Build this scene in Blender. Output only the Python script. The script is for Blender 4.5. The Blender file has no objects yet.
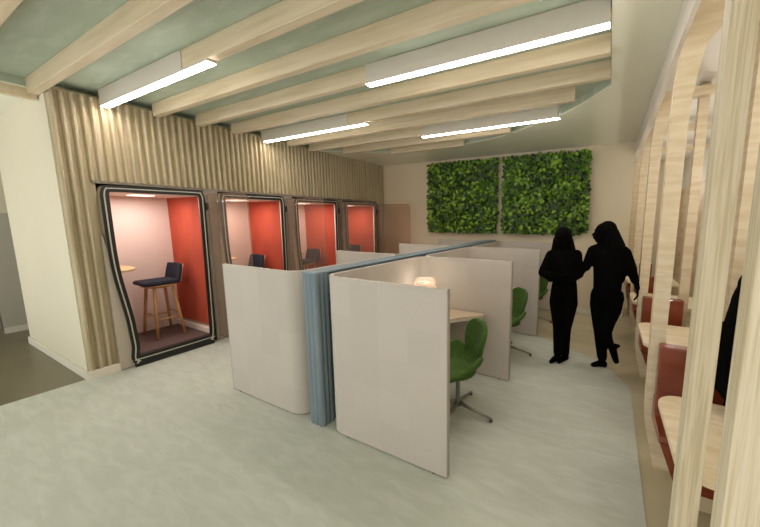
import bpy, bmesh, math, random
from mathutils import Vector, Matrix, Quaternion
random.seed(7)
PI = math.pi
SC = bpy.context.scene
COL = SC.collection

# ------------------------------------------------------------------ colours
def lin(h):
    h = h.lstrip('#'); o = []
    for i in (0, 2, 4):
        c = int(h[i:i+2], 16)/255
        o.append(c/12.92 if c <= .04045 else ((c+.055)/1.055)**2.4)
    return (o[0], o[1], o[2], 1)

def mat(name, base, rough=.6, metal=0, var=None, scale=(4, 4, 4), nscale=3, bump=0, detail=4, emis=None, es=0,
        coat=0, lo=.35, hi=.65, spec=None, dist=0):
    m = bpy.data.materials.new(name); m.use_nodes = True
    nt = m.node_tree; N = nt.nodes; L = nt.links
    b = N['Principled BSDF']
    b.inputs['Base Color'].default_value = lin(base)
    b.inputs['Roughness'].default_value = rough
    b.inputs['Metallic'].default_value = metal
    if spec is not None: b.inputs['Specular IOR Level'].default_value = spec
    if coat: b.inputs['Coat Weight'].default_value = coat
    if emis:
        b.inputs['Emission Color'].default_value = lin(emis); b.inputs['Emission Strength'].default_value = es
    if var or bump:
        tc = N.new('ShaderNodeTexCoord'); mp = N.new('ShaderNodeMapping')
        mp.inputs['Scale'].default_value = scale
        L.new(tc.outputs['Object'], mp.inputs['Vector'])
        nz = N.new('ShaderNodeTexNoise'); nz.inputs['Scale'].default_value = nscale
        nz.inputs['Detail'].default_value = detail; nz.inputs['Distortion'].default_value = dist
        L.new(mp.outputs[0], nz.inputs['Vector'])
        if var:
            r = N.new('ShaderNodeValToRGB')
            r.color_ramp.elements[0].position = lo; r.color_ramp.elements[1].position = hi
            r.color_ramp.elements[0].color = lin(base); r.color_ramp.elements[1].color = lin(var)
            L.new(nz.outputs['Fac'], r.inputs['Fac']); L.new(r.outputs['Color'], b.inputs['Base Color'])
        if bump:
            bp = N.new('ShaderNodeBump'); bp.inputs['Strength'].default_value = bump; bp.inputs['Distance'].default_value = .01
            L.new(nz.outputs['Fac'], bp.inputs['Height']); L.new(bp.outputs[0], b.inputs['Normal'])
    return m

def fabric_screen(name, base, var, tile):
    """woven panel cloth with a barely visible tile seam grid"""
    m = mat(name, base, .9, var=var, scale=(60, 60, 60), nscale=3, bump=.15)
    nt = m.node_tree; N = nt.nodes; L = nt.links
    ramp = [n for n in N if n.type == 'VALTORGB'][0]
    tc = [n for n in N if n.type == 'TEX_COORD'][0]
    sep = N.new('ShaderNodeSeparateXYZ'); L.new(tc.outputs['Object'], sep.inputs[0])
    fac = None
    add = N.new('ShaderNodeMath'); add.operation = 'ADD'
    L.new(sep.outputs['X'], add.inputs[0]); L.new(sep.outputs['Y'], add.inputs[1])
    outs = []
    for src in (add.outputs[0], sep.outputs['Z']):
        a = N.new('ShaderNodeMath'); a.operation = 'MULTIPLY'; a.inputs[1].default_value = 1/tile; L.new(src, a.inputs[0])
        f_ = N.new('ShaderNodeMath'); f_.operation = 'FLOOR'; L.new(a.outputs[0], f_.inputs[0]); outs.append(f_)
    cb = N.new('ShaderNodeCombineXYZ'); L.new(outs[0].outputs[0], cb.inputs[0]); L.new(outs[1].outputs[0], cb.inputs[1])
    wn = N.new('ShaderNodeTexWhiteNoise'); L.new(cb.outputs[0], wn.inputs['Vector'])
    mr = N.new('ShaderNodeMapRange'); mr.inputs['To Min'].default_value = .955; mr.inputs['To Max'].default_value = 1.02
    L.new(wn.outputs['Value'], mr.inputs['Value'])
    hs = N.new('ShaderNodeHueSaturation'); L.new(mr.outputs[0], hs.inputs['Value']); L.new(ramp.outputs['Color'], hs.inputs['Color'])
    L.new(hs.outputs['Color'], N['Principled BSDF'].inputs['Base Color'])
    return m

def glass(name, tint, alpha, rough=.05):
    m = bpy.data.materials.new(name); m.use_nodes = True
    nt = m.node_tree; N = nt.nodes; L = nt.links; N.clear()
    o = N.new('ShaderNodeOutputMaterial'); t = N.new('ShaderNodeBsdfTransparent'); t.inputs[0].default_value = lin(tint)
    d = N.new('ShaderNodeBsdfPrincipled'); d.inputs['Base Color'].default_value = lin('#b9a89a'); d.inputs['Roughness'].default_value = rough
    mx = N.new('ShaderNodeMixShader'); mx.inputs[0].default_value = alpha
    L.new(t.outputs[0], mx.inputs[1]); L.new(d.outputs[0], mx.inputs[2]); L.new(mx.outputs[0], o.inputs[0])
    return m

M = {}
M['beam'] = mat('beam_wood', '#d8c9ac', .55, var='#cab996', scale=(.6, 9, 9), nscale=2.5, bump=.1, lo=.4, hi=.7)
M['slat'] = mat('slat_wood', '#beb194', .6, var='#a39673', scale=(6, 6, .5), nscale=3, bump=.1, lo=.35, hi=.7)
M['rib'] = mat('rib_plywood', '#dfd0b3', .5, var='#d3c09e', scale=(2, 2, 14), nscale=1.5, bump=.05, lo=.4, hi=.6)
M['post'] = mat('post_ash', '#dbd0b6', .55, var='#c6b997', scale=(44, 44, 1.3), nscale=2.4, bump=.12, lo=.42, hi=.62, dist=.6)
M['post_side'] = M['post']
M['table'] = mat('table_ash', '#e6d8bc', .4, var='#dcc9a6', scale=(3, 14, 3), nscale=2, lo=.4, hi=.6)
M['wallclad'] = mat('wall_clad', '#e0cdb0', .6, var='#d2ba98', scale=(2, 2, 9), nscale=1.2, lo=.4, hi=.6)
M['green_ceiling'] = mat('green_ceiling', '#a9b5a0', .85, var='#b8c2b0', scale=(.9, 4, 1), nscale=3.5, detail=6, bump=.05, lo=.45, hi=.75, dist=.4)
M['border'] = mat('border_ceiling', '#e9e9d6', .3, var='#e5e7d4', scale=(.3, .3, .3), nscale=1)
M['cream'] = mat('cream_paint', '#dad3bd', .75, var='#d5ceb7', scale=(.4, .4, .4), nscale=1)
M['backwall'] = mat('back_wall_paint', '#d9ceb4', .7, var='#d5c9ae', scale=(.4, .4, .4), nscale=1)
M['white'] = mat('white_paint', '#e2ddd2', .5)
M['greypanel'] = mat('grey_door', '#b4b0a2', .6)
M['skirt'] = mat('skirting', '#dcd6c8', .5)
M['recess'] = mat('recess_taupe', '#8b8377', .6, var='#80776a', scale=(3, 3, .6), nscale=2)
M['floor'] = mat('oiled_floor', '#c4bb9f', .35, var='#b4aa8a', scale=(.6, 2, 1), nscale=1.6, detail=6, lo=.3, hi=.7)
M['floor_shaded'] = mat('oiled_floor_shaded', '#777058', .35, var='#655e49', scale=(.6, 2, 1), nscale=1.6, detail=6, lo=.3, hi=.7)  # oiled floor again, with the corridor's shade put into the colour
M['lino'] = mat('green_lino', '#bdc2b6', .7, var='#c9cdc3', scale=(.7, 2.6, 1), nscale=6, detail=8, lo=.4, hi=.72, dist=.7, spec=.3)
M['screen'] = fabric_screen('screen_cloth', '#c6bfb6', '#bcb4aa', .26)
M['screenedge'] = mat('screen_edge', '#a9a399', .6)
M['blue'] = mat('blue_velvet', '#78878f', .6, var='#6d7c85', scale=(14, 14, 1), nscale=2, spec=.5)
M['bluetop'] = mat('blue_rail', '#7d909a', .5)
M['black'] = mat('pod_black', '#15140f', .35)
M['trimline'] = mat('pod_trim', '#b5b3a8', .4)
M['podshell'] = mat('pod_shell', '#9a8d7c', .6, var='#93866f', scale=(3, 3, 3), nscale=2)
M['infill'] = mat('pod_infill', '#b3a897', .6)
M['podlining'] = mat('pod_lining', '#e3d2c8', .75)
M['pink'] = mat('pod_pink', '#e0c9bf', .85)
M['red'] = mat('pod_red', '#b4482f', .9, var='#a43e28', scale=(2, 2, 1), nscale=2.2, lo=.35, hi=.7)
M['podfloor'] = mat('pod_carpet', '#6b5550', .95, var='#5d4945', scale=(20, 20, 20), nscale=3)
M['podlight'] = mat('pod_lamp', '#ffffff', .5, emis='#fff1e6', es=.9)
M['doorglass'] = glass('door_glass', '#f6eee8', .10)
M['chrome'] = mat('chrome', '#b9b9b4', .25, metal=1)
M['steel'] = mat('brushed_steel', '#8e8f88', .4, metal=.7)
M['darksteel'] = mat('glide', '#3b3c38', .5)
M['green'] = mat('green_wool', '#466628', .95, var='#3a561e', scale=(9, 9, 9), nscale=4, bump=.15)
M['navy'] = mat('navy_wool', '#1d2030', .9, var='#171a27', scale=(12, 12, 12), nscale=4)
M['oak'] = mat('stool_oak', '#c59763', .5, var='#b18453', scale=(8, 8, 1), nscale=3)
M['oakpale'] = mat('shelf_wood', '#d5b78c', .5, var='#c9a878', scale=(2, 8, 2), nscale=2)
M['desk'] = mat('desk_top', '#cbb9a2', .45, var='#c4b199', scale=(2, 8, 2), nscale=2)
M['diffuser'] = mat('strip_diffuser', '#ffffff', .5, emis='#fff2e8', es=27)
M['housing'] = mat('strip_housing', '#cdc7bb', .5)
M['lampshade'] = glass('lamp_shade', '#f0ebe4', .45)
M['bulb'] = mat('lamp_bulb', '#ffffff', .5, emis='#fff6ec', es=2)
M['leather'] = mat('copper_leather', '#853a20', .3, var='#75301b', scale=(3, 3, 3), nscale=2, coat=.3)
M['sil'] = mat('black_clothes', '#060605', .95, spec=.05)
M['skin'] = mat('black_figure', '#070706', .95, spec=.05)
M['hair'] = mat('black_hair', '#050504', .9, spec=.08)
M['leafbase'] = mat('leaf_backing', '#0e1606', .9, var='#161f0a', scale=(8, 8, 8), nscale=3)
M['leaf0'] = mat('leaf_dark', '#2c4a0e', .55, var='#1c330a', scale=(6, 6, 6), nscale=3)
M['leaf1'] = mat('leaf_mid', '#527a1a', .5, var='#41680f', scale=(6, 6, 6), nscale=3)
M['leaf2'] = mat('leaf_light', '#86ad2e', .5, var='#6c961f', scale=(6, 6, 6), nscale=3)

def speckle():
    m = bpy.data.materials.new('speckled_cloth'); m.use_nodes = True
    N = m.node_tree.nodes; L = m.node_tree.links; b = N['Principled BSDF']; b.inputs['Roughness'].default_value = .8
    tc = N.new('ShaderNodeTexCoord'); v = N.new('ShaderNodeTexVoronoi'); v.inputs['Scale'].default_value = 26
    r = N.new('ShaderNodeValToRGB'); r.color_ramp.elements[0].position = .38; r.color_ramp.elements[1].position = .5
    r.color_ramp.elements[0].color = lin('#3a2f2a'); r.color_ramp.elements[1].color = lin('#b9a79b')
    L.new(tc.outputs['Object'], v.inputs['Vector']); L.new(v.outputs['Distance'], r.inputs['Fac']); L.new(r.outputs['Color'], b.inputs['Base Color'])
    return m
M['speckle'] = speckle()

# ------------------------------------------------------------------ helpers
class MB:
    def __init__(s): s.bm = bmesh.new()
    def box(s, x0, x1, y0, y1, z0, z1, bev=0, mi=0):
        r = bmesh.ops.create_cube(s.bm, size=1)
        for v in r['verts']:
            v.co = Vector(((x0+x1)/2+v.co.x*(x1-x0), (y0+y1)/2+v.co.y*(y1-y0), (z0+z1)/2+v.co.z*(z1-z0)))
        fs = set(f for v in r['verts'] for f in v.link_faces)
        for f in fs: f.material_index = mi
        if bev:
            es = list(set(e for v in r['verts'] for e in v.link_edges))
            bmesh.ops.bevel(s.bm, geom=es, offset=bev, segments=2, affect='EDGES', profile=.5)
        return s
    def prism(s, pts, axis, a, b, mi=0, smooth=False):
        """pts: 2-D outline extruded along axis from a to b (axis 0: pts=(y,z); 1: (x,z); 2: (x,y))"""
        def P(p, t):
            return {0: (t, p[0], p[1]), 1: (p[0], t, p[1]), 2: (p[0], p[1], t)}[axis]
        A = [s.bm.verts.new(P(p, a)) for p in pts]; B = [s.bm.verts.new(P(p, b)) for p in pts]
        n = len(pts); fs = []
        for i in range(n):
            fs.append(s.bm.faces.new((A[i], A[(i+1) % n], B[(i+1) % n], B[i])))
            fs[-1].smooth = smooth
        fs.append(s.bm.faces.new(A[::-1])); fs.append(s.bm.faces.new(B))
        for f in fs: f.material_index = mi
        return s
    def ring(s, outer, inner, axis, a, b):
        """closed frame between two outlines with the same number of points"""
        def P(p, t):
            return {0: (t, p[0], p[1]), 1: (p[0], t, p[1]), 2: (p[0], p[1], t)}[axis]
        L = [[s.bm.verts.new(P(p, t)) for p in o] for o, t in ((outer, a), (inner, a), (inner, b), (outer, b))]
        n = len(outer)
        for i in range(n):
            j = (i+1) % n
            for k in range(4):
                s.bm.faces.new((L[k][i], L[k][j], L[(k+1) % 4][j], L[(k+1) % 4][i]))
        return s
    def tube(s, pts, r, seg=10, r2=None):
        pts = [Vector(p) for p in pts]; n = len(pts); rings = []
        up = Vector((0, 0, 1)); prev = None
        for i, p in enumerate(pts):
            d = (pts[min(i+1, n-1)]-pts[max(i-1, 0)]).normalized()
            if prev is None:
                a = d.cross(up)
                if a.length < .1: a = d.cross(Vector((1, 0, 0)))
                a.normalize()
            else:
                a = (prev-d*prev.dot(d)).normalized()
            prev = a; b = d.cross(a)
            rr = r if r2 is None else r+(r2-r)*i/(n-1)
            if isinstance(r, (list, tuple)): rr = r[i]
            rings.append([s.bm.verts.new(p+rr*(a*math.cos(t)+b*math.sin(t))) for t in [2*PI*k/seg for k in range(seg)]])
        for i in range(n-1):
            for k in range(seg):
                f = s.bm.faces.new((rings[i][k], rings[i][(k+1) % seg], rings[i+1][(k+1) % seg], rings[i+1][k])); f.smooth = True
        s.bm.faces.new(rings[0][::-1]); s.bm.faces.new(rings[-1])
        return s
    def lathe(s, prof, cx=0, cy=0, seg=24):
        rings = []
        for r, z in prof:
            rings.append([s.bm.verts.new((cx+r*math.cos(2*PI*k/seg), cy+r*math.sin(2*PI*k/seg), z)) for k in range(seg)])
        for i in range(len(prof)-1):
            for k in range(seg):
                f = s.bm.faces.new((rings[i][k], rings[i][(k+1) % seg], rings[i+1][(k+1) % seg], rings[i+1][k])); f.smooth = True
        if prof[0][0] > 0: s.bm.faces.new(rings[0][::-1])
        if prof[-1][0] > 0: s.bm.faces.new(rings[-1])
        return s
    def ball(s, c, r, sub=2):
        if not isinstance(r, (tuple, list)): r = (r, r, r)
        m = Matrix.Translation(Vector(c)) @ Matrix.Diagonal((r[0], r[1], r[2], 1))
        bmesh.ops.create_icosphere(s.bm, subdivisions=sub, radius=1, matrix=m); return s
    def cap(s, p, q, r, t=None):
        """tapered limb with round ends"""
        t = r if t is None else t; p = Vector(p); q = Vector(q); n = 6
        s.ball(p, r); s.ball(q, t)
        s.tube([p.lerp(q, i/n) for i in range(n+1)], r, 14, t); return s
    def build(s, name, m, parent=None, mod=None):
        bmesh.ops.recalc_face_normals(s.bm, faces=s.bm.faces)
        me = bpy.data.meshes.new(name); s.bm.to_mesh(me); s.bm.free()
        for q in (m if isinstance(m, (list, tuple)) else [m]): me.materials.append(q)
        o = bpy.data.objects.new(name, me); COL.objects.link(o)
        if parent: o.parent = parent
        return o

def struct(name, mb, m):
    o = mb.build(name, m); o['kind'] = 'structure'; return o
def tag(o, label, cat, group=None):
    o['label'] = label; o['category'] = cat
    if group: o['group'] = group
    return o
def empty(name, loc, rz=0):
    o = bpy.data.objects.new(name, None); COL.objects.link(o); o.empty_display_size = .2
    o.location = loc; o.rotation_euler = (0, 0, rz); return o
def copy_tree(o, parent=None):
    c = o.copy(); COL.objects.link(c)
    if parent: c.parent = parent
    for ch in list(o.children): copy_tree(ch, c)
    return c
def remeshed(mb, name, m, parent, voxel=.012, smooth=4):
    o = mb.build(name, m, parent)
    a = o.modifiers.new('r', 'REMESH'); a.mode = 'VOXEL'; a.voxel_size = voxel; a.use_smooth_shade = True
    b = o.modifiers.new('s', 'SMOOTH'); b.iterations = smooth; b.factor = .5
    dg = bpy.context.evaluated_depsgraph_get(); dg.update()
    me = bpy.data.meshes.new_from_object(o.evaluated_get(dg))
    o.modifiers.clear(); o.data = me
    for p in me.polygons: p.use_smooth = True
    if not me.materials: me.materials.append(m)
    return o
def arc(cx, cy, r, a0, a1, n=8):
    return [(cx+r*math.cos(math.radians(a0+(a1-a0)*i/n)), cy+r*math.sin(math.radians(a0+(a1-a0)*i/n))) for i in range(n+1)]
def crspline(pts, n=6, closed=False):
    out = []; N_ = len(pts); V = [Vector(p) for p in pts]
    for i in range(N_ if closed else N_-1):
        p0 = V[(i-1) % N_] if closed or i > 0 else V[0]; p1 = V[i]; p2 = V[(i+1) % N_]
        p3 = V[(i+2) % N_] if closed or i+2 < N_ else V[-1]
        for k in range(n):
            t = k/n
            out.append(tuple(.5*((2*p1)+(p2-p0)*t+(2*p0-5*p1+4*p2-p3)*t*t+(3*p1-p0-3*p2+p3)*t**3)))
    if not closed: out.append(tuple(V[-1]))
    return out
def offset_loop(pts, d):
    """inset a counter-clockwise closed 2-D outline"""
    n = len(pts); out = []
    for i in range(n):
        a = Vector(pts[i-1]); b = Vector(pts[i]); c = Vector(pts[(i+1) % n])
        e1 = (b-a).normalized(); e2 = (c-b).normalized()
        nrm = Vector((-(e1.y+e2.y), e1.x+e2.x)); nrm.normalize()
        k = max(.5, abs(nrm.dot(Vector((-e1.y, e1.x)))))
        out.append(tuple(b+nrm*d/k))
    return out

XW = -5.0      # plane of the slatted wall
ZC = 3.07      # lowered ceiling border
YB = 6.45      # back wall

# ------------------------------------------------------------------ setting
struct('floor', MB().box(XW-.05, 3.5, -.9, 9.5, -.06, 0), M['floor'])
struct('floor_corridor', MB().box(-12, XW-.05, -.9, 9.5, -.06, 0), M['floor_shaded'])
lino = [(-5.05, -.9), (.30, -.9), (.30, 3.70)] + crspline([(.30, 3.70), (0, 4.27), (-.34, 4.51), (-.81, 4.77), (-1.6, 5.10), (-2.6, 5.30), (-3.6, 5.22), (-4.4, 4.95), (-5.05, 4.55)], 5)[1:]
struct('floor_green_linoleum', MB().prism(lino, 2, -.001, .006), M['lino'])

# ceiling: border plate with an opening, green deck above it
hole = [(-5.2, -2.6), (-.07, -2.6), (-.07, 3.68)] + crspline([(-.07, 3.68), (-.45, 4.22), (-.83, 4.55), (-1.62, 5.07), (-2.3, 5.28), (-2.86, 5.37), (-3.5, 5.3), (-4.08, 5.12), (-4.86, 4.60), (-5.2, 4.32)], 5)[1:]
nh = len(hole)
def outer_for(p):
    x, y = p
    return p
X0, X1, Y0, Y1 = -12, .33, -3.5, YB
border = MB()
# four-sided band built from radial quads between the opening and the plate's rim
cx, cy = -2.6, 1.6
def rim(p):
    dx, dy = p[0]-cx, p[1]-cy; t = 1e9
    if dx > 0: t = min(t, (X1-cx)/dx)
    if dx < 0: t = min(t, (X0-cx)/dx)
    if dy > 0: t = min(t, (Y1-cy)/dy)
    if dy < 0: t = min(t, (Y0-cy)/dy)
    return (cx+dx*t, cy+dy*t)
hp = []
for i in range(nh):
    a = Vector(hole[i]); b = Vector(hole[(i+1) % nh]); k = max(1, int((b-a).length/.4))
    for j in range(k): hp.append(tuple(a.lerp(b, j/k)))
rp = [rim(p) for p in hp]
# snap the closest rim points to the corners
for c in ((X0, Y0), (X1, Y0), (X1, Y1), (X0, Y1)):
    i = min(range(len(rp)), key=lambda q: (rp[q][0]-c[0])**2+(rp[q][1]-c[1])**2); rp[i] = c
border.ring(rp, hp, 2, ZC, ZC+.014)
struct('ceiling', border, M['border'])
struct('ceiling_opening_edge', MB().ring([(a, b) for a, b in rp], hp, 2, ZC+.0145, ZC+.095), M['green_ceiling'])
struct('ceiling_green_deck', MB().box(-5.6, .2, -3.4, 5.9, 3.165, 3.2), M['green_ceiling'])
struct('ceiling_booths', MB().box(.33, 2.0, -3.5, 9.5, 3.12, 3.18), M['white'])
struct('trim_1', MB().box(.31, .335, -1.0, YB, 2.86, ZC+.05), M['white'])

# slatted timber wall above and beside the phone pods
PODY = [1.40, 2.615, 3.83, 5.045]
slat = MB()
slat.box(XW-.06, XW-.045, 1.13, YB, 2.20, 3.10)
slat.box(XW-.06, XW-.045, 1.13, 1.385, 0.0, 2.20)
slat.box(XW-.06, XW-.045, 6.16, YB, 0.0, 2.20)
pitch = .072; y = 1.15; i = 0
while y < YB-.04:
    z0 = .10 if (y < 1.36 or y > 6.16) else 2.20
    w = .047
    slat.prism([(XW-.046, y-w/2), (XW-.046, y+w/2), (XW-.004, y+w/2-.012), (XW, y+w/2-.017), (XW, y-w/2+.017), (XW-.004, y-w/2+.012)], 2, z0, 3.075)
    y += pitch
struct('wall_slatted', slat, M['slat'])
struct('wall_left', MB().box(-7.30, XW-.06, 1.115, 1.26, 0, 3.11), M['cream'])
struct('wall_left_return', MB().box(-7.30, -7.16, 1.26, 5, 0, 3.11), M['cream'])
struct('baseboard_left', MB().box(-7.315, XW-.01, 1.095, 1.115, 0, .10, .004).box(XW-.03, XW+.012, 1.095, 1.385, 0, .10, .004), M['skirt'])
struct('wall_back', MB().box(-7.1, .31, YB, YB+.12, 0, 3.12), M['backwall'])
struct('baseboard_back', MB().box(-2.0, .30, YB-.015, YB, 0, .09), M['skirt'])
rec = MB().box(XW-.10, XW-.05, 1.36, 6.2, 0, 2.21)
# recess: soffit and the infill strips between the pods
rc = MB()
for a, b in ((2.42, 2.60), (3.635, 3.815), (4.85, 5.03), (6.065, 6.18)):
    rc.box(XW-.30, XW-.0, a, b, 0, 2.17)
rc.box(XW-1.3, XW-.02, 1.36, 6.2, 2.172, 2.205)
rc.box(XW-1.36, XW-1.30, 1.30, 6.3, 0, 2.205)
struct('wall_pod_recess', rc, M['recess'])
rec.bm.free()

# corridor on the left
struct('wall_corridor_end', MB().box(-8.42, -8.27, 1.03, 6, 0, 1.87), M['greypanel'])
struct('wall_corridor_head', MB().box(-8.42, -8.25, -3.5, 6, 1.87, 3.10), M['cream'])
struct('baseboard_corridor', MB().box(-8.27, -8.25, 1.03, 5, 0, .09), M['skirt'])
struct('wall_corridor_far', MB().box(-11.6, -11.5, -3.5, 6, 0, 3.1), M['cream'])
tag(MB().box(-8.5, -8.30, .5, 1.0, .03, 1.32, .02).build('curtain', M['speckle']), 'dark speckled cloth hanging at the far left edge of the corridor', 'curtain')

# right side wall behind the booths
struct('wall_right', MB().box(1.42, 1.5, -3.5, 9.5, 0, 2.45), M['wallclad'])
struct('wall_right_upper', MB().box(1.44, 1.5, -3.5, 9.5, 2.45, 3.14), M['white'])
struct('wall_booth_end', MB().box(.20, 1.42, 9.3, 9.4, 0, 3.12), M['backwall'])
struct('wall_booth_passage', MB().box(.0, .10, YB+.12, 9.3, 0, 3.12), M['backwall'])

# ------------------------------------------------------------------ ceiling beams
rows = [.585+.4565*k for k in range(-5, 11)]
def hole_x(y):
    """extent of the opening at depth y"""
    if y < 3.68: xr = -.09
    else:
        xr = None
    xs = []
    for i in range(nh):
        (x0, y0), (x1, y1) = hole[i], hole[(i+1) % nh]
        if (y0-y)*(y1-y) < 0: xs.append(x0+(x1-x0)*(y-y0)/(y1-y0))
    return min(xs), max(xs)
LIGHT_ROWS = {1.50: (-4.97, -2.84, -3.22), 2.41: (-2.04, -.078, -.078), 3.325: (-4.93, -2.86, -3.15), 4.24: (-2.56, -.62, -.64)}
first = None
for k, y in enumerate(rows):
    if y > 5.2 or y < -1.6: continue
    a, b = hole_x(y+.075)
    xa = max(-5.203 if y < 1.1 else a+.01, -5.203 if y < 1.1 else XW+.004); xb = b-(.004 if y < 3.6 else .22)
    far = ['nearest', 'next']
    o = MB().box(xa, xb, y, y+.068, 3.02, 3.164, .004).build('ceiling_beam', M['beam'])
    if y < -.2: lab = 'pale timber ceiling beam passing overhead behind the viewpoint'
    else: lab = ''
    o['_y'] = y
    o['group'] = 'pale timber beams under the green ceiling'; o['category'] = 'beam'
    kk = round((y-.585)/.4565)
    names = {0: 'pale timber beam crossing the top left corner of the ceiling, nearest of the row',
             1: 'pale timber ceiling beam meeting the slatted wall corner, in front of the nearest strip light',
             2: 'pale timber ceiling beam carrying the nearest left strip light along its end',
             3: 'pale timber ceiling beam between the nearest left strip light and the long right strip light',
             4: 'pale timber ceiling beam in line with the long bright strip light at upper right',
             5: 'pale timber ceiling beam just behind the long upper right strip light',
             6: 'pale timber ceiling beam carrying the far left strip light above the middle pods',
             7: 'pale timber ceiling beam between the far left and far right strip lights',
             8: 'short timber ceiling beam in line with the far right strip light',
             9: 'short timber beam close to the curved edge, second farthest of the row',
             10: 'shortest timber beam at the far curved edge of the green ceiling'}
    o['label'] = names.get(kk, 'pale timber ceiling beam passing overhead outside the picture')
    del o['_y']
tag(MB().box(-5.275, -5.205, -2.5, 1.10, 2.975, 3.14, .004).build('edge_beam', M['beam']), 'timber edge beam along the left side of the green ceiling, at top left', 'beam')

labs = {1.50: 'long strip light at upper left, above the nearest phone pod',
        2.41: 'longest looking strip light at the upper right, ending at the pale ceiling border',
        3.325: 'smaller strip light against the slatted wall above the third pod',
        4.24: 'small strip light farthest right, above the green living wall'}
for y, (xa, xb, xh) in LIGHT_ROWS.items():
    t = empty('strip_light', (xa, y, 2.99)); tag(t, labs[y], 'ceiling light', 'ceiling strip lights')
    L_ = xb-xa
    MB().box(0, xh-xa, -.012, .060, .006, .172, .003).box(0, L_, -.0115, .0595, .006, .026, .002).build('housing', M['housing'], t)
    MB().box(0, L_, -.009, .057, 0, .0055, .001).build('diffuser', M['diffuser'], t)

# ------------------------------------------------------------------ phone pods
# door frame outline (depth along the wall, height), counter-clockwise
left_side = [(1.455, .135), (1.470, .26), (1.462, .45), (1.452, .62), (1.425, .86), (1.398, 1.10), (1.384, 1.32), (1.380, 1.60), (1.380, 1.95)]
right_side = [(2.372, .20), (2.380, .5), (2.392, 1.2), (2.402, 1.95)]
outl = []
outl += [(2.30, .075), (2.35, .10)] + right_side                 # lower right corner, up the right
outl += [(2.403, 2.06), (2.385, 2.125), (2.33, 2.16)]
outl += [(1.9, 2.156), (1.47, 2.150), (1.405, 2.128), (1.382, 2.06)]
outl += left_side[::-1]
outl += [(1.475, .085), (1.54, .07)]
loop = [(a-1.40, b) for a, b in crspline(outl, 4, True)]
P0 = .07
def make_pod():
    t = empty('phone_pod', (XW, PODY[0], 0))
    XF = .07; XBK = -.87
    inner = offset_loop(loop, .072)
    # frame
    fr = MB().ring(loop, inner, 0, XF-.016, XF).build('door_frame', M['black'], t)
    MB().ring(offset_loop(loop, .026), offset_loop(loop, .037), 0, XF-.01, XF+.006).build('trim_line', M['trimline'], fr)
    MB().box(XF-.05, XF-.010, .085, .95, .002, .10).build('plinth', M['black'], t)
    # outer shell and body
    MB().ring(offset_loop(loop, .004), offset_loop(loop, .022), 0, XBK-.02, XF-.016).build('shell', M['podshell'], t)
    lin_in = offset_loop(loop, .028)
    ln = offset_loop(loop, .036)
    # red wall, far side
    MB().box(XBK+.01, .0, .945, .962, .27, 2.10).build('red_wall', M['red'], t)
    MB().box(XBK+.01, XF-.018, .90, .957, .165, .235, .003).build('skirting', M['podlining'], t)
    MB().box(.0, XF-.018, .95, .962, .2, 2.08).build('edge_strip', M['podlining'], t)
    MB().prism([(-.035, .02), (-.035, 1.6)] + [(a-1.40+.015, b) for a, b in left_side[::-1] if b < 1.6] + [(.09, .02)], 0, -.04, .03).build('infill_strip', M['infill'], t)
    MB().box(XBK-.01, XBK+.01, .0, .97, .15, 2.12).build('back_panel', M['pink'], t)
    # near side lining follows the bent profile
    prof = [p for p in crspline([(a-1.40+.035, b) for a, b in left_side], 3)]
    prof = prof+[(p[0]-.012, p[1]) for p in prof[::-1]]
    MB().prism(prof, 0, XBK+.01, XF-.018).build('side_panel', M['podlining'], t)
    MB().box(XBK, XF-.018, .09, .955, .10, .165).build('floor_mat', M['podfloor'], t)
    MB().box(XBK, XF-.018, .01, .965, 2.085, 2.115).build('roof_panel', M['podlining'], t)
    MB().box(-.50, -.25, .38, .58, 2.074, 2.084, .002).build('lamp', M['podlight'], t)
    # small rounded shelf on the near wall
    sh = [(-.80, .06)] + [(-.80, .06)] * 0 + [(-.36+.40*math.cos(a), .04+.26*math.sin(a)) for a in [PI-i*PI/14 for i in range(15)]]
    MB().prism(sh[1:], 2, 1.16, 1.182).build('shelf', M['oakpale'], t)
    # glazed door standing open at right angles
    W = .95
    dl = crspline([(.03, .10), (W-.12, .10), (W-.04, .14), (W-.03, .3), (W-.01, .6), (W, .9), (W, 1.5), (W, 1.98), (W-.03, 2.08), (W-.11, 2.115), (.03, 2.12)], 3)
    d = MB().prism([(a+.055, b) for a, b in dl], 1, 1.018, 1.028).build('glass_door', M['doorglass'], t)
    dd = [(a+.055, b) for a, b in dl]
    MB().ring(dd, offset_loop(dd, .010), 1, 1.016, 1.030).build('door_edge', M['doorglass'], d)
    MB().tube([(.86+.055, 1.018, .98), (.86+.055, .975, .98), (.80+.055-.10, .975, .98)], .011, 8).build('handle', M['chrome'], d)
    MB().box(.035, .085, .998, 1.04, 1.90, 2.0, .006).build('hinge', M['black'], t)
    return t
pod = make_pod()
podlab = ['nearest phone pod, red side wall, black bent frame, whole bar stool in view',
          'second phone pod from the left, lower half hidden behind the pale desk screen',
          'third acoustic phone pod from the left, narrow red interior in a black frame',
          'farthest acoustic phone pod with red wall, beside the beige back wall']
def light_in(y):
    l = bpy.data.lights.new('pod_lamp', 'AREA'); l.shape = 'RECTANGLE'; l.size = .35; l.size_y = .3; l.energy = 7; l.color = (1, .93, .88)
    o = bpy.data.objects.new('pod_lamp', l); COL.objects.link(o); o.location = (XW-.36, y+.48, 2.06)
for i, y in enumerate(PODY):
    p = pod if i == 0 else copy_tree(pod)
    p.location = (XW, y, 0); tag(p, podlab[i], 'phone booth', 'phone pods along the slatted wall')
    light_in(y)

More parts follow.
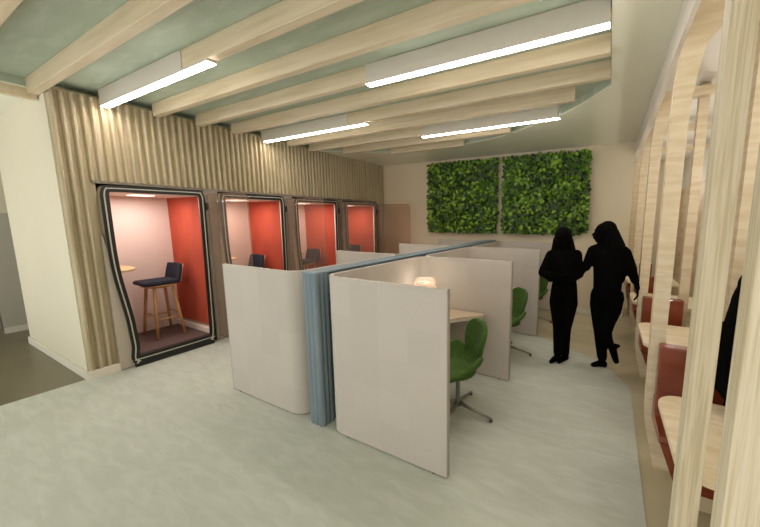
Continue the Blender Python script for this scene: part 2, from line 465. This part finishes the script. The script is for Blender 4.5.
def make_stool():
    t = empty('bar_stool', (0, 0, 0))
    tops = {}
    for sx in (-1, 1):
        for sy in (-1, 1):
            MB().tube([(sx*.205, sy*.155, 0), (sx*.12, sy*.105, .66)], .016, 10, .020).build('leg', M['oak'], t)
    for sx in (-1, 1):
        k = .25/.66
        MB().tube([(sx*(.205-.085*k), -.155+.05*k, .25), (sx*(.205-.085*k), .155-.05*k, .25)], .010, 8).build('stretcher', M['oak'], t)
    k = .30/.66
    for sy in (-1, 1):
        MB().tube([(-(.205-.085*k), sy*(.155-.05*k), .30), ((.205-.085*k), sy*(.155-.05*k), .30)], .010, 8).build('stretcher', M['oak'], t)
    # wooden pan under the cushion
    MB().lathe([(.12, .655), (.16, .665), (.20, .69), (.205, .70)]).build('seat_pan', M['oak'], t)
    m = MB()
    m.box(-.19, .19, -.225, .18, .700, .758, .028); s = m.build('seat', M['navy'], t)
    # backrest, curved
    bk = MB()
    n = 12; ring = []
    for j, z in enumerate((.73, .78, .86, .93, .955)):
        row = []
        for i in range(n+1):
            u = -1+2*i/n; w = .20 if z < .93 else .185
            row.append(bk.bm.verts.new((u*w, .20-.05*u*u+.04*(z-.73)/.2, z)))
        ring.append(row)
    for j in range(4):
        for i in range(n):
            bk.bm.faces.new((ring[j][i], ring[j][i+1], ring[j+1][i+1], ring[j+1][i])).smooth = True
    b = bk.build('backrest', M['navy'], t)
    sm = b.modifiers.new('t', 'SOLIDIFY'); sm.thickness = .035; sm.offset = 0
    bv = b.modifiers.new('b', 'BEVEL'); bv.width = .012; bv.segments = 3
    bb = MB(); ring = []
    for z in (.72, .80, .90, .945):
        ring.append([bb.bm.verts.new((u*.195, .222-.05*u*u+.04*(z-.73)/.2, z)) for u in [-1+2*i/n for i in range(n+1)]])
    for j in range(3):
        for i in range(n): bb.bm.faces.new((ring[j][i], ring[j][i+1], ring[j+1][i+1], ring[j+1][i])).smooth = True
    b2 = bb.build('back_shell', M['oak'], t); sm = b2.modifiers.new('t', 'SOLIDIFY'); sm.thickness = .008; sm.offset = 1
    return t
stool = make_stool()
stlab = ['navy cushioned oak bar stool standing in the nearest phone pod, all four legs visible',
         'navy bar stool inside the second phone pod, its back showing above the screen',
         'navy bar stool inside the third phone pod, seen through the open glass door',
         'navy bar stool in the farthest phone pod, only a dark back visible']
for i, y in enumerate(PODY):
    s = stool if i == 0 else copy_tree(stool)
    s.location = (XW-.49, y+.60, .166); s.scale = (1, 1, 1.035); tag(s, stlab[i], 'bar stool', 'bar stools in the phone pods')

# ------------------------------------------------------------------ desk screens
YS = [1.76, 3.285, 4.81, 6.34]
def u_screen(side):
    """U-shaped cloth screen, origin on its near left/right corner; side=+1 opens to +x"""
    H0, H1 = .015, 1.335; th = .034; D = 1.50; W = 1.06; r = .13
    W = 1.10 if side > 0 else 1.045
    path = [(W, .0)] + [(r-.0, 0)] + arc(r, r, r, 270, 180, 8)[1:] + arc(r, D-r, r, 180, 90, 8) + [(W, D)]
    mid = [Vector(p) for p in path]
    lo, li = [], []
    n = len(mid)
    for i, p in enumerate(mid):
        d = (mid[min(i+1, n-1)]-mid[max(i-1, 0)]).normalized(); nr = Vector((-d.y, d.x))
        lo.append(p+nr*th/2); li.append(p-nr*th/2)
    poly = lo+li[::-1]
    pts = [(side*p.x, p.y) for p in poly]
    t = MB()
    A = [t.bm.verts.new((p[0], p[1], H0)) for p in pts]; B = [t.bm.verts.new((p[0], p[1], H1)) for p in pts]
    N_ = len(pts)
    for i in range(N_):
        f = t.bm.faces.new((A[i], A[(i+1) % N_], B[(i+1) % N_], B[i]))
        f.smooth = True
    for i in range(n-1):
        for S in (A, B):
            t.bm.faces.new((S[i], S[i+1], S[N_-2-i], S[N_-1-i]))
    return t, lo, li
def screen_thing(side, x, y):
    t = empty('desk_screen', (x, y, 0))
    mb, lo, li = u_screen(side)
    b = mb.build('panel', M['screen'], t)
    e = b.modifiers.new('e', 'EDGE_SPLIT'); e.split_angle = math.radians(35)
    # slim edge trim at the two free ends
    W = 1.10 if side > 0 else 1.045
    for yy in (0, 1.50):
        xa, xb = sorted((side*W, side*(W+.009)))
        MB().box(xa, xb, yy-.019, yy+.019, .012, 1.338, .002).build('edge_trim', M['screenedge'], t)
    for (px, py) in ((side*(W-.1), 0), (side*(W-.1), 1.5), (side*.2, 0), (side*.2, 1.5)):
        MB().lathe([(.018, .006), (.018, .012), (.008, .012), (.008, .02)], px, py, 12).build('foot', M['darksteel'], t)
    return t
XR = -1.985; XL = -2.34
rs = screen_thing(1, XR, YS[0]+.005)
rlab = ['pale grey cloth screen in the centre foreground, right of the blue post',
        'pale cloth desk screen around the second green chair, right of the blue spine',
        'farthest right cloth desk screen, next to the two standing figures']
llab = ['pale grey cloth screen in the left foreground, left of the blue post',
        'pale cloth screen left of the blue spine, second back, in front of the third pod',
        'farthest cloth screen left of the blue spine, in front of the back wall']
for i in range(3):
    s = rs if i == 0 else copy_tree(rs)
    s.location = (XR, YS[i]+.008, 0); tag(s, rlab[i], 'desk screen', 'desk screens right of the blue spine')
ls = screen_thing(-1, XL, YS[0]+.005)
for i in range(3):
    s = ls if i == 0 else copy_tree(ls)
    s.location = (XL, YS[i]+.008, 0); tag(s, llab[i], 'desk screen', 'desk screens left of the blue spine')

# blue fluted spine
sp = empty('blue_spine', (-2.14, 1.75, 0)); tag(sp, 'blue fluted upholstered divider running between the two rows of desk screens', 'divider')
H = 1.335
def flute(x0, x1, y0, y1):
    """outline of the post with soft vertical channels"""
    out = []
    def side(a, b, k):
        a = Vector(a); b = Vector(b); d = b-a; nrm = Vector((d.y, -d.x)).normalized(); n = 5*k
        for i in range(n):
            u = i/n; ph = (u*k) % 1
            out.append(tuple(a+d*u+nrm*(.009*abs(math.sin(PI*ph)))))
    side((x0, y0), (x1, y0), 3); side((x1, y0), (x1, y1), 3); side((x1, y1), (x0, y1), 3); side((x0, y1), (x0, y0), 3)
    return out
MB().prism(flute(-.078, .072, .0, .13), 2, .004, H, smooth=True).build('post', M['blue'], sp).modifiers.new('e', 'EDGE_SPLIT').split_angle = math.radians(50)
MB().box(-.072, .066, .135, 4.62, .01, H-.01).build('spine_panel', M['blue'], sp)
MB().box(-.085, .082, -.006, 4.62, H, H+.016, .004).build('top_rail', M['bluetop'], sp)

# desks
def make_desk():
    t = empty('desk', (XR+.02, YS[0], 0))
    pts = [(.02, .05), (.34, .05)] + crspline([(.34, .05), (.40, .50), (.46, .92), (.60, 1.20), (.74, 1.34), (.795, 1.40), (.79, 1.455), (.72, 1.47)], 4)[1:] + [(.02, 1.47)]
    MB().prism(pts, 2, .715, .74).build('desk_top', M['desk'], t)
    MB().prism([(p[0]*.97+.01, p[1]*.98+.01) for p in pts], 2, .695, .714).build('under_frame', M['housing'], t)
    for x, y in ((.08, .15), (.08, 1.35)):
        MB().box(x-.02, x+.02, y-.02, y+.02, .006, .695, .004).build('leg', M['steel'], t)
    return t
desk = make_desk()
dl = ['pale wood desk with a small lamp, beside the nearest green chair',
      'pale wood desk in the second screen bay, only its corner showing past the screen',
      'pale wood desk in the farthest screen bay, hidden behind the screens']
for i in range(2):
    d = desk if i == 0 else copy_tree(desk)
    d.location = (XR+.02, YS[i]+.008, 0); tag(d, dl[i], 'desk', 'desks inside the right screens')

# table lamp
tl = empty('table_lamp', (-1.76, 2.95, .74)); tag(tl, 'small table lamp with translucent pale shade glowing on the first desk', 'lamp')
MB().lathe([(.075, 0), (.075, .012), (.02, .018)], seg=24).build('lamp_base', M['housing'], tl)
MB().lathe([(.008, .015), (.008, .25)], seg=10).build('lamp_stem', M['steel'], tl)
sh = MB().lathe([(.132, .27), (.118, .37), (.10, .392), (.0001, .396)], seg=28).build('lamp_shade', M['lampshade'], tl)
sh.modifiers.new('s', 'SOLIDIFY').thickness = .004
MB().ball((0, 0, .27), .028).build('bulb', M['bulb'], tl)
def area(name, loc, sx, sy, e, col=(1, .95, .9), rot=(0, 0, 0)):
    l = bpy.data.lights.new(name, 'AREA'); l.shape = 'RECTANGLE'; l.size = sx; l.size_y = sy; l.energy = e; l.color = col
    o = bpy.data.objects.new(name, l); COL.objects.link(o); o.location = loc; o.rotation_euler = rot; return o
def point(name, loc, e, r=.04, col=(1, .92, .82)):
    l = bpy.data.lights.new(name, 'POINT'); l.energy = e; l.shadow_soft_size = r; l.color = col
    o = bpy.data.objects.new(name, l); COL.objects.link(o); o.location = loc
point('desk_lamp_bulb', (-1.76, 2.95, 1.06), 5.0, .05, (1, .99, .97))

# swivel chairs
CR = 50
def make_chair():
    t = empty('swivel_chair', (0, 0, 0))
    # shell: faces -x, back at +x.  v runs from seat front to the top of the back
    prof = [(-.27, .395), (-.255, .42), (-.18, .43), (-.08, .42), (.03, .41), (.11, .42), (.165, .45), (.20, .51), (.218, .59), (.230, .68), (.240, .77), (.244, .835), (.243, .862)]
    wid = [.17, .225, .265, .285, .285, .262, .205, .145, .155, .180, .178, .128, .05]
    lift = [0, .0, .02, .07, .15, .19, .14, .02, 0, 0, 0, 0, 0]      # arms curl up
    wrap = [0, 0, 0, 0, 0, 0, .01, .03, .055, .06, .04, .015, .0]     # back edges curl forward
    n = 14
    pr = crspline([(p[0], p[1]) for p in prof], 2); wl = crspline([(w, l) for w, l in zip(wid, lift)], 2); wr = crspline([(w, 0) for w in wrap], 2)
    m = MB(); rows_ = []
    for (x, z), (w, l), (c, _) in zip(pr, wl, wr):
        row = []
        for i in range(n+1):
            u = -1+2*i/n
            row.append(m.bm.verts.new((x-c*u*u, u*w, z+l*abs(u)**2.6)))
        rows_.append(row)
    for j in range(len(rows_)-1):
        for i in range(n):
            m.bm.faces.new((rows_[j][i], rows_[j][i+1], rows_[j+1][i+1], rows_[j+1][i])).smooth = True
    s = m.build('seat_shell', M['green'], t)
    a = s.modifiers.new('t', 'SOLIDIFY'); a.thickness = .045; a.offset = 1
    b = s.modifiers.new('s', 'SUBSURF'); b.levels = 1; b.render_levels = 1
    c = MB(); c.ball((-.045, 0, .44), (.20, .225, .045), 3); cu = c.build('cushion', M['green'], t)
    for p in cu.data.polygons: p.use_smooth = True
    MB().lathe([(.028, .075), (.024, .10), (.020, .12), (.020, .34), (.05, .375), (.10, .392)], seg=18).build('column', M['steel'], t)
    for k in range(4):
        an = k*PI/2-math.radians(CR); ca, sa = math.cos(an), math.sin(an)
        l = MB().tube([(ca*.02, sa*.02, .105), (ca*.14, sa*.14, .075), (ca*.33, sa*.33, .034)], [.020, .015, .011], 8).build('leg', M['steel'], t)
        MB().lathe([(.016, .008), (.016, .028), (.008, .032)], ca*.322, sa*.322, 10).build('glide', M['darksteel'], l)
    return t
ch = make_chair()
chl = ['nearest green upholstered swivel chair on a four-star steel base, at the first desk',
       'second green swivel chair, showing between the middle and far right screens',
       'farthest green swivel chair, a sliver between last screen and left standing figure']
for i in range(3):
    c = ch if i == 0 else copy_tree(ch)
    c.location = ((-1.14, -1.13, -1.11)[i], YS[i]+.73, 0.0); c.rotation_euler = (0, 0, math.radians(CR+(0, 3, 2)[i]))
    tag(c, chl[i], 'chair', 'green swivel chairs at the desks')

# ------------------------------------------------------------------ living wall
def living_wall(x0, x1, z0, z1, label, n):
    t = empty('living_wall', ((x0+x1)/2, YB, z0)); tag(t, label, 'plant panel', 'green living wall panels')
    w = (x1-x0)/2; h = z1-z0
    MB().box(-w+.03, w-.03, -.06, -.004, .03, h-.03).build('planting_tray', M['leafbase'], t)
    m = MB(); bm_ = m.bm
    for i in range(n):
        x = random.uniform(-w, w); z = random.uniform(0, h); d = random.uniform(.05, .19)
        s = random.uniform(.032, .058)
        lum = .5*math.sin(x*9.1+z*5)+.5*math.sin(z*11-x*4)
        r = random.random()+.18*lum
        mi = 0 if r < .40 else (1 if r < .82 else 2)
        q = Matrix.Rotation(random.uniform(0, 2*PI), 4, 'Y') @ Matrix.Rotation(random.uniform(-1.0, 1.0), 4, 'X')
        M4 = Matrix.Translation((x, -d, z)) @ q
        P = [(0, 0, -s), (s*.62, -.008, -s*.35), (s*.55, -.010, s*.35), (0, -.004, s*1.1), (-s*.55, -.010, s*.35), (-s*.62, -.008, -s*.35)]
        c = bm_.verts.new(M4 @ Vector((0, -.016, 0)))
        vs = [bm_.verts.new(M4 @ Vector(p)) for p in P]
        for k in range(6):
            f = bm_.faces.new((c, vs[k], vs[(k+1) % 6])); f.material_index = mi; f.smooth = True
    m.build('foliage', [M['leaf0'], M['leaf1'], M['leaf2']], t)
living_wall(-3.66, -2.06, 1.50, 2.975, 'left one of two leafy green living wall panels on the back wall', 3300)
living_wall(-1.94, -.36, 1.50, 2.98, 'right one of two leafy green living wall panels, above the standing figures', 3100)

# ------------------------------------------------------------------ booth ribs, posts, benches, tables
lo_ = crspline([(.385, .0), (.345, .18), (.312, .37), (.304, .68), (.302, 1.1), (.301, 1.5), (.301, 2.05), (.301, 2.42), (.316, 2.75), (.345, 2.90), (.40, 3.06)], 4)
inr = crspline([(1.40, 2.985), (.80, 2.98), (.56, 2.95), (.455, 2.83), (.415, 2.64), (.396, 2.4), (.392, 1.9), (.392, 1.4), (.390, .9), (.40, .5), (.475, .17)], 4)
rib_out = lo_ + [(1.40, 3.06)] + inr + [(1.40, .17), (1.40, .0)]
riblab = ['large bowed plywood rib framing the nearest booth, just left of the front post',
          'second bowed plywood rib along the right wall, seen past the nearest rib',
          'third bowed plywood rib on the right, narrow behind the second',
          'farthest bowed plywood rib, a thin strip at the end of the right wall']
rib = None
for i, y in enumerate((2.55, 4.07, 5.59, 7.11)):
    if rib is None:
        rib = MB().prism(rib_out, 1, 0, .085).build('booth_rib', M['rib']); o = rib
    else:
        o = rib.copy(); COL.objects.link(o)
    o.location = ((0, .03, .045, .05)[i], y, 0); tag(o, riblab[i], 'booth frame', 'plywood ribs along the right wall')
tag(MB().box(.249, .310, 1.175, 1.25, 0, 3.07, .004).build('timber_post', M['post']), 'wide grained timber post running full height at the right, left of the front-most post', 'post')
tag(MB().box(.259, .335, .835, .90, 0, 3.07, .004).build('timber_post', M['post']), 'front-most timber post at the right edge of the picture', 'post')
for i, y in enumerate((2.62, 4.14, 5.66)):
    tag(MB().box(.715, .80, y+.03, y+.12, 0, 3.11, .003).build('timber_post', M['rib']),
        ['timber post behind the nearest copper bench, seen between the two front posts', 'timber post behind the second copper bench, left of the wide grained post', 'farthest timber post behind the third copper bench'][i], 'post', 'posts behind the booth benches')

def make_bench(XM):
    t = empty('booth_bench', (0, 0, 0))
    MB().box(.350, XM, -.10, -.012, .40, .945, .012).build('backrest', M['leather'], t)
    MB().prism([(-.012, .40), (-.11, .40), (-.34, .415), (-.375, .44), (-.37, .475), (-.14, .475), (-.10, .50), (-.085, .56), (-.012, .56)], 0, .348, XM).build('seat', M['leather'], t)
    MB().prism([(.36, .40), (.46, .13), (XM, .13), (XM, .40)], 1, -.32, -.012).build('plinth', M['leather'], t)
    MB().box(.50, XM-.01, -.28, -.05, .002, .13).build('base', M['rib'], t)
    return t
bench = make_bench(1.39); bench2 = make_bench(.71)
bl = ['copper leather booth bench nearest the front, beside the white-topped table',
      'copper leather booth bench in the second booth from the front',
      'copper leather booth bench in the third booth', 'farthest copper leather booth bench at the end of the right wall']
def make_table():
    t = empty('booth_table', (0, 0, 0))
    pts = [(1.05, -.35), (.44, -.35)] + arc(.44, -.22, .13, 270, 200, 5) + arc(.44, .22, .13, 170, 90, 6) + [(1.05, .35)]
    MB().prism(pts, 2, .712, .742).build('table_top', M['table'], t)
    MB().lathe([(.20, .003), (.20, .018), (.035, .03), (.03, .06), (.03, .69), (.12, .711)], .75, 0, 24).build('pedestal', M['steel'], t)
    return t
tab = make_table()
tbl = ['pale wood booth table seen between the two front posts', 'pale wood table in the second booth on the right',
       'pale wood table in the third booth on the right', 'pale wood table in the farthest booth on the right']
for i in range(4):
    b = bench if i == 0 else (bench2 if i == 1 else copy_tree(bench2))
    b.location = ((0, .02, .035, .04)[i], 2.55+1.52*i, 0); tag(b, bl[i], 'bench', 'copper benches in the booths')
    k = tab if i == 0 else copy_tree(tab)
    k.location = (0, 1.85+1.52*i, 0); tag(k, tbl[i], 'table', 'booth tables')

# ------------------------------------------------------------------ people
def hand(m, w, d, palm_n, side, curl=.6, s=1.0):
    """five-fingered hand from wrist w, pointing along d; palm_n = palm normal; side = thumb direction"""
    w = Vector(w); d = Vector(d).normalized(); n = Vector(palm_n); n = (n-d*n.dot(d)).normalized(); t = d.cross(n).normalized()*side
    for k in range(4):
        off = t*(.027-.018*k)*s
        m.cap(w+off*.5, w+d*.085*s+off, .014*s, .012*s)
        L1 = (.036, .040, .038, .030)[k]*s; L2 = (.034, .038, .035, .027)[k]*s
        a = w+d*.088*s+off*1.1; b = a+(d*math.cos(curl)+n*math.sin(curl))*L1; c = b+(d*math.cos(2*curl)+n*math.sin(2*curl))*L2
        m.cap(a, b, .0095*s, .0085*s); m.cap(b, c, .0085*s, .0075*s)
    a = w+t*.018*s+d*.02*s; b = a+(t*.7+d*.7+n*.2).normalized()*.045*s; c = b+(d*.9+t*.2+n*.4).normalized()*.03*s
    m.cap(a, b, .013*s, .010*s); m.cap(b, c, .010*s, .008*s)
def head(m, c, f, tilt=0, s=1.0):
    """head centred on c, facing f"""
    c = Vector(c); f = Vector(f).normalized(); r = Vector((-f.y, f.x, 0)).normalized(); u = Vector((0, 0, 1))
    m.ball(c+u*.025*s-f*.012*s, .089*s, 3)                      # cranium
    m.ball(c-u*.025*s+f*.022*s, (.066*s, .066*s, .085*s), 3)   # face
    m.ball(c-u*.088*s+f*.052*s, .026*s)                         # chin
    m.cap(c+f*.080*s+u*.005*s, c+f*.104*s-u*.030*s, .008*s, .013*s)   # nose
    m.ball(c+f*.084*s-u*.057*s, (.020*s, .020*s, .008*s)); m.ball(c+f*.081*s-u*.068*s, (.018*s, .018*s, .008*s))  # lips
    for k in (-1, 1):
        m.ball(c+r*k*.030*s+f*.072*s+u*.012*s, .013*s)          # eyes
        m.cap(c+r*k*.012*s+f*.083*s+u*.030*s, c+r*k*.045*s+f*.070*s+u*.032*s, .008*s, .007*s)  # brows
        m.ball(c+r*k*.086*s-u*.008*s-f*.005*s, (.012*s, .018*s, .030*s))  # ears
def shoe(m, ankle, toe, s=1.0):
    a = Vector(ankle); t = Vector(toe)
    h = a+(a-t).normalized()*.04; h.z = t.z+.008
    m.cap(h, a.lerp(t, .35)-Vector((0, 0, .02)), .034*s, .036*s); m.cap(a.lerp(t, .35)-Vector((0, 0, .02)), t, .036*s, .026*s); m.cap(a, h, .036*s, .034*s)

def standing_left():
    X, Y = -.445, 4.08
    t = empty('person', (X, Y, 0)); tag(t, 'person silhouetted in black standing on the left, long hair, both arms bent in front', 'person', 'standing figures')
    b = MB()
    # torso
    b.ball((0, 0, 1.00), (.135, .10, .10)); b.ball((0, 0, .93), (.150, .115, .12)); b.cap((0, 0, 1.05), (-.01, 0, 1.25), .108, .125)
    b.ball((-.015, 0, 1.27), (.155, .10, .12)); b.cap((-.15, 0, 1.36), (.11, 0, 1.36), .055, .055)
    b.cap((-.03, 0, 1.36), (-.04, -.015, 1.50), .052, .046)
    head(b, (-.045, -.03, 1.545), (-.35, -1, 0), s=.98)
    # legs
    for sx, kx, fx in ((-1, -.058, -.035), (1, .052, .050)):
        b.cap((sx*.070, 0, .90), (kx, -.03*sx, .50), .088, .058); b.cap((kx, -.03*sx, .50), (fx, .02*sx, .09), .060, .040)
    # arms
    b.cap((-.165, 0, 1.35), (-.235, -.04, 1.13), .050, .042); b.cap((-.235, -.04, 1.13), (-.06, -.20, 1.10), .040, .028)
    b.cap((.13, 0, 1.35), (.155, -.03, 1.14), .050, .042); b.cap((.155, -.03, 1.14), (.0, -.20, 1.12), .040, .028)
    hand(b, (-.06, -.20, 1.10), (.9, -.3, .1), (0, .6, .6), 1, .5); hand(b, (.0, -.20, 1.12), (-.9, -.3, .0), (0, .6, .6), -1, .5)
    remeshed(b, 'body', M['skin'], t, .010)
    c = MB()
    c.ball((0, 0, .90), (.160, .122, .13)); c.cap((0, 0, .98), (-.01, 0, 1.25), .134, .140); c.ball((-.01, 0, 1.31), (.19, .115, .11))
    c.cap((-.17, 0, 1.34), (-.25, -.04, 1.12), .064, .062); c.cap((-.25, -.04, 1.12), (-.13, -.14, 1.09), .060, .05)
    c.cap((.12, 0, 1.36), (.160, -.03, 1.13), .062, .056); c.cap((.160, -.03, 1.13), (.06, -.14, 1.11), .054, .045)
    c.cap((-.22, -.05, 1.10), (-.15, -.09, 1.04), .04, .03); c.cap((-.14, -.01, 1.25), (-.15, -.02, 1.10), .06, .05); c.cap((.10, 0, 1.2), (.11, -.01, 1.08), .05, .05)
    remeshed(c, 'jacket', M['sil'], t, .012)
    tr = MB()
    for sx, kx, fx in ((-1, -.058, -.035), (1, .052, .050)):
        tr.cap((sx*.062, 0, 1.0), (sx*.076, 0, .76), .082, .092); tr.cap((sx*.076, 0, .76), (kx, -.03*sx, .44), .092, .060); tr.cap((kx, -.03*sx, .44), (fx, .02*sx, .10), .058, .050)
    remeshed(tr, 'trousers', M['sil'], t, .012)
    h = MB()
    h.ball((-.04, .0, 1.590), (.100, .108, .098), 3); h.ball((-.045, .045, 1.49), (.105, .075, .13)); h.ball((-.04, .05, 1.38), (.125, .075, .13))
    h.cap((-.125, -.01, 1.54), (-.145, .0, 1.36), .030, .035); h.cap((.045, -.01, 1.54), (.085, .0, 1.36), .030, .040)
    remeshed(h, 'hair', M['hair'], t, .012)
    for fx, sx in ((-.035, -1), (.050, 1)):
        s = MB(); shoe(s, (fx, .02*sx, .085), (fx-.055, .02*sx-.13, .030), 1.0)
        remeshed(s, 'shoe', M['sil'], t, .010)
standing_left()

def standing_right():
    X, Y = .02, 4.08
    t = empty('person', (X, Y, 0)); tag(t, 'person silhouetted in black stepping on the right, face in profile, one foot lifted behind', 'person', 'standing figures')
    b = MB()
    b.ball((-.005, 0, .93), (.150, .12, .12)); b.cap((-.005, 0, 1.02), (.0, 0, 1.28), .118, .130); b.ball((.0, 0, 1.33), (.155, .11, .12))
    b.cap((-.14, 0, 1.44), (.14, 0, 1.43), .055, .055); b.cap((-.02, 0, 1.43), (-.06, 0, 1.56), .055, .050)
    head(b, (-.085, 0, 1.625), (-1, -.05, 0), s=1.0)
    # standing leg and lifted leg
    b.cap((-.06, .03, .90), (-.04, .04, .50), .095, .065); b.cap((-.04, .04, .50), (.0, .05, .09), .062, .042)
    b.cap((.08, -.03, .90), (.02, -.09, .50), .095, .066); b.cap((.02, -.09, .50), (.075, .06, .28), .060, .042)
    # arms
    b.cap((-.17, 0, 1.42), (-.245, -.03, 1.21), .048, .040); b.cap((-.245, -.03, 1.21), (-.315, -.05, 1.09), .038, .028)
    hand(b, (-.315, -.05, 1.09), (-.85, -.1, -.3), (0, -.4, -1), 1, .35)
    b.cap((.16, 0, 1.41), (.235, 0, 1.20), .050, .042); b.cap((.235, 0, 1.20), (.300, 0, 1.02), .040, .028)
    hand(b, (.300, 0, 1.02), (.05, 0, -1), (-1, 0, 0), 1, .35, .95)
    remeshed(b, 'body', M['skin'], t, .010)
    c = MB()
    c.ball((.0, 0, .90), (.172, .13, .14)); c.cap((-.0, 0, .98), (.0, 0, 1.30), .150, .152); c.ball((.0, 0, 1.36), (.20, .12, .12))
    c.cap((-.17, 0, 1.42), (-.235, -.03, 1.22), .062, .052)
    c.cap((.15, 0, 1.40), (.225, 0, 1.22), .070, .062); c.cap((.225, 0, 1.22), (.27, 0, 1.10), .055, .045)
    c.cap((.12, 0, 1.30), (.13, 0, 1.10), .08, .045); c.cap((-.11, 0, 1.40), (-.10, 0, 1.05), .06, .05)
    remeshed(c, 'loose_top', M['sil'], t, .012)
    tr = MB()
    tr.cap((-.065, .02, .90), (-.07, .03, .76), .108, .104); tr.cap((-.07, .03, .76), (-.05, .04, .50), .102, .076); tr.cap((-.05, .04, .50), (.0, .05, .13), .072, .058)
    tr.cap((.075, -.02, .90), (.065, -.04, .74), .108, .100); tr.cap((.065, -.04, .74), (.0, -.09, .50), .096, .072); tr.cap((.0, -.09, .50), (.07, .05, .30), .066, .052)
    remeshed(tr, 'trousers', M['sil'], t, .012)
    h = MB()
    h.ball((-.035, 0, 1.668), (.096, .098, .094), 3); h.ball((-.01, 0, 1.60), (.088, .095, .12)); h.cap((.0, 0, 1.62), (.065, 0, 1.46), .085, .095); h.cap((.03, 0, 1.50), (.08, 0, 1.34), .09, .08)
    remeshed(h, 'hair', M['hair'], t, .012)
    s = MB(); shoe(s, (.0, .05, .085), (-.095, .0, .030)); s.box(.015, .05, .03, .075, .006, .05, .004)
    remeshed(s, 'shoe', M['sil'], t, .010)
    s = MB(); s.cap((.09, .06, .28), (.165, .09, .285), .042, .022); s.cap((.10, .06, .26), (.135, .05, .15), .048, .038); s.cap((.135, .05, .15), (.150, .045, .11), .038, .034)
    remeshed(s, 'shoe', M['sil'], t, .010)
standing_right()

def seated():
    X, Y = .79, 2.27
    t = empty('person', (X, Y, 0)); tag(t, 'person silhouetted in black sitting at the booth table, partly hidden behind the front-most post', 'person')
    b = MB()
    b.ball((0, 0, .59), (.17, .12, .115)); b.cap((0, 0, .66), (0, -.01, .98), .12, .13); b.ball((0, -.01, 1.06), (.17, .10, .13))
    b.cap((-.15, -.01, 1.16), (.15, -.01, 1.16), .058); b.cap((0, -.01, 1.16), (-.03, -.03, 1.31), .052, .048)
    head(b, (-.045, -.045, 1.385), (-.15, -1, 0))
    for s in (-1, 1):
        b.cap((s*.09, -.02, .575), (s*.11, -.42, .565), .080, .062); b.cap((s*.11, -.42, .565), (s*.10, -.40, .10), .058, .040)
        b.cap((s*.175, -.01, 1.15), (s*.215, -.10, .90), .050, .042); b.cap((s*.215, -.10, .90), (s*.10, -.30, .80), .038, .028)
        hand(b, (s*.10, -.30, .80), (-s*.4, -1, -.1), (0, 0, -1), s, .25)
    remeshed(b, 'body', M['skin'], t, .010)
    c = MB(); c.ball((0, 0, .63), (.185, .125, .12)); c.cap((0, 0, .70), (0, 0, 1.0), .14, .145); c.ball((0, -.005, 1.10), (.20, .115, .12))
    for s in (-1, 1):
        c.cap((s*.17, -.01, 1.15), (s*.21, -.08, .92), .066, .058); c.cap((s*.21, -.08, .92), (s*.13, -.24, .82), .052, .045)
    remeshed(c, 'jacket', M['sil'], t, .012)
    tr = MB()
    for s in (-1, 1):
        tr.cap((s*.09, -.02, .58), (s*.11, -.42, .575), .088, .074); tr.cap((s*.11, -.42, .575), (s*.10, -.40, .12), .070, .055)
    remeshed(tr, 'trousers', M['sil'], t, .012)
    h = MB(); h.ball((-.04, -.015, 1.425), (.112, .112, .105), 3); h.ball((-.045, .03, 1.33), (.118, .08, .14)); h.ball((-.04, .03, 1.2), (.13, .08, .14))
    h.cap((-.135, -.02, 1.38), (-.155, -.01, 1.18), .032, .04)
    remeshed(h, 'hair', M['hair'], t, .012)
    for s in (-1, 1):
        q = MB(); shoe(q, (s*.10, -.40, .085), (s*.11, -.53, .030)); remeshed(q, 'shoe', M['sil'], t, .010)
seated()

# ------------------------------------------------------------------ light
w = bpy.data.worlds.new('World'); SC.world = w; w.use_nodes = True
w.node_tree.nodes['Background'].inputs[0].default_value = (1.0, .99, .96, 1)
w.node_tree.nodes['Background'].inputs[1].default_value = 1.45

for yy, (xa, xb, xh) in LIGHT_ROWS.items():
    for k in (.3, .8):
        point('ceiling_fill', (xa+(xb-xa)*k, yy+.024, 2.70), 1.6, .04, (1, .97, .92))  # unseen fill points added below the strips to brighten the ceiling
for i in range(5):  # last one is unseen fill past the booths, added to brighten the dark end
    point('booth_lamp_and_fill', (1.0, 1.75+1.52*i, 2.35), 6.5, .05, (1, .96, .9))

# ------------------------------------------------------------------ camera
cam = bpy.data.cameras.new('camera'); co = bpy.data.objects.new('camera', cam); COL.objects.link(co)
Rm = Matrix(((0.8842711596964857, -0.06274531331179686, 0.4627391725220989),
             (0.4669737852696148, 0.11881581518694341, -0.8762524099438642),
             (0.0, 0.9909317977130752, 0.1343658151507795)))
co.matrix_world = Matrix.Translation((0, 0, 1.78)) @ Rm.to_4x4()
cam.sensor_fit = 'HORIZONTAL'; cam.sensor_width = 36; cam.lens = 317.12/760*36
cam.shift_x = (380-441)/760; cam.shift_y = (262-263.5)/760; cam.clip_start = .05
SC.camera = co
SC.view_settings.view_transform = 'Standard'; SC.view_settings.look = 'None'
SC.view_settings.gamma = 1; SC.view_settings.use_curve_mapping = False
SC.view_settings.exposure = .35
